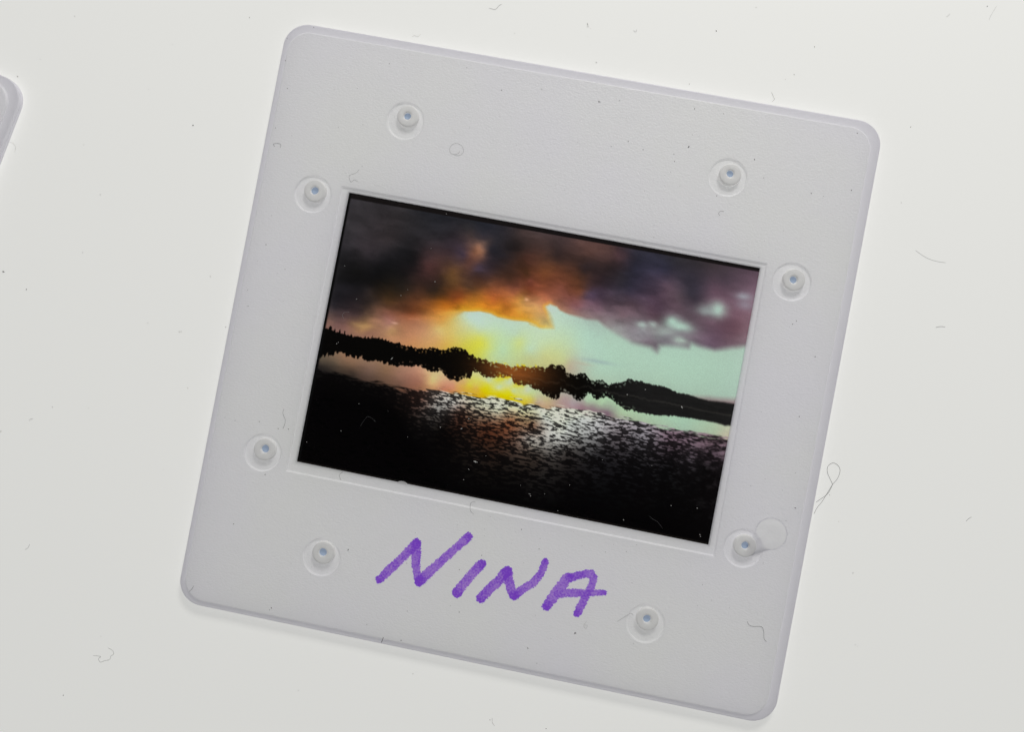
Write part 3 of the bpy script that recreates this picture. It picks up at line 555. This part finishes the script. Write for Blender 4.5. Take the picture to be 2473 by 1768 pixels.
tab = sp(Z1, 0, [(1512,980,.07),(137,597,.06),(585,123,.04),(315,463,.03),(1955,135,.04),(1350,345,.03),(1165,697,.03),(655,1132,.03),(785,1525,.04)])
tab += sp(Z3, 0, [(140,258,.04),(711,185,.06),(714,203,.06),(735,220,.03),(1720,238,.06),(779,487,.05),(1508,655,.04),(710,280,.025),(2032,55,.03)])
tab += sp(Z4, 0, [(630,364,.05),(470,582,.045),(172,54,.03),(400,620,.03),(1385,992,.05),(1310,1587,.04),(1985,45,.05)])
tab += sp(Z5, 0, [(648,518,.04),(25,668,.09),(206,808,.06),(1649,706,.05),(1160,1071,.04),(1405,1140,.05),(1420,1138,.04),(1770,1102,.05),(1472,1583,.04)])
tab += sp(Z8, 0, [(749,961,.04),(820,1168,.03),(930,1575,.03)])+sp(Z7, 0, [(5,462,.05),(695,280,.03),(410,270,.04),(1280,762,.03)])
tab += sp(Y7, 0, [(1045,1025,.035),(1060,1035,.025),(1030,528,.03)])+sp(Y5, 0, [(1040,1300,.035),(1938,1170,.04)])+sp(Y6, 0, [(595,1532,.05),(1035,1600,.05)])+sp(Y8, 0, [(530,1320,.05),(845,825,.03)])
dust('table_dust', tab, m_dark, 'fine dark dust specks scattered over the light table')
sl = sp(Z2, Z_TOP, [(1105,497,.04),(1713,528,.04),(897,976,.035),(1983,703,.04),(305,690,.04),(302,297,.04),(512,210,.04),(290,472,.04),(213,1000,.04)])
sl += sp(Z3, Z_TOP, [(799,794,.07),(808,796,.045),(962,785,.04),(350,697,.04),(36,704,.045),(1030,1106,.05),(897,1144,.04),(1146,1171,.045),(1505,1147,.075),(1500,1152,.05),(1550,850,.05),(1778,889,.04),(1393,1262,.045),(1388,1205,.04),(2020,1248,.055),(2092,1392,.04),(1723,1533,.05),(633,1114,.03)])
sl += sp(Z4, Z_TOP, [(966,1042,.045),(604,1514,.05),(920,1489,.05),(699,1535,.03)])+sp(Z6, Z_TOP, [(488,1056,.05),(459,1081,.05),(635,1335,.055)])+sp(Z8, Z_TOP, [(510,345,.05),(480,1062,.06),(269,1256,.05)])
sl += sp(Z5, Z_TOP, [(2085,456,.045),(2234,648,.04),(1945,938,.04),(2018,583,.03)])+sp(Z7, Z_TOP, [(2180,439,.05),(2260,443,.05),(2078,800,.05),(1832,1188,.045),(2032,384,.045),(1842,377,.04),(1763,352,.03)])
sl += sp(Y5, Z_TOP, [(1432,195,.055),(1428,201,.04),(828,652,.06),(815,668,.035),(1845,908,.055),(1578,782,.04),(1893,678,.04),(1890,302,.035)])
sl += sp(Y6, Z_TOP, [(843,36,.05),(980,190,.045),(531,240,.045),(354,353,.04),(354,686,.05),(1264,852,.075),(1262,846,.05),(892,969,.06),(963,1087,.04),(988,108,.03)])
sl += [(*q, Z_TOP, random.uniform(.018, .032)) for q in ((random.uniform(560, 1990), random.uniform(130, 1650)) for _ in range(160))
       if inside([(640,120),(2060,340),(1860,1690),(450,1400)], *q) and not inside([(815,440),(1860,630),(1735,1352),(682,1145)], *q)]
dust('slide_dust', sl, m_dark, 'fine dark dust specks on the white slide mount')
fd = sp(A, Z_FILM, [(1293,887,.05),(990,1010,.04),(595,1042,.04),(418,1440,.05),(432,1428,.04),(488,745,.03),(1258,590,.03),(1395,280,.04),(1050,958,.025)])+sp(Cc, Z_FILM, [(1378,710,.06),(1567,722,.075),(1692,1018,.10),(1680,1014,.06),(1705,1022,.05),(1632,1085,.05),(653,500,.035),(492,742,.04),(187,842,.035),(1087,797,.03),(1585,1178,.04),(1632,634,.045),(2170,1305,.04),(2182,1322,.04),(950,92,.06),(942,102,.05),(1785,965,.035),(912,565,.02)])
fd += sp(D, Z_FILM, [(1287,465,.08),(1292,472,.05),(860,368,.05),(1002,328,.045),(1204,1240,.045),(1408,1260,.05),(832,1353,.05),(1430,1468,.05),(1434,1482,.045),(315,1280,.035),(98,1150,.035),(102,1165,.03),(408,1078,.04),(665,880,.035),(1052,925,.03),(212,1148,.03),(24,1080,.03)])
dust('film_dust', fd, m_white, 'tiny white dust specks on the sunset film')
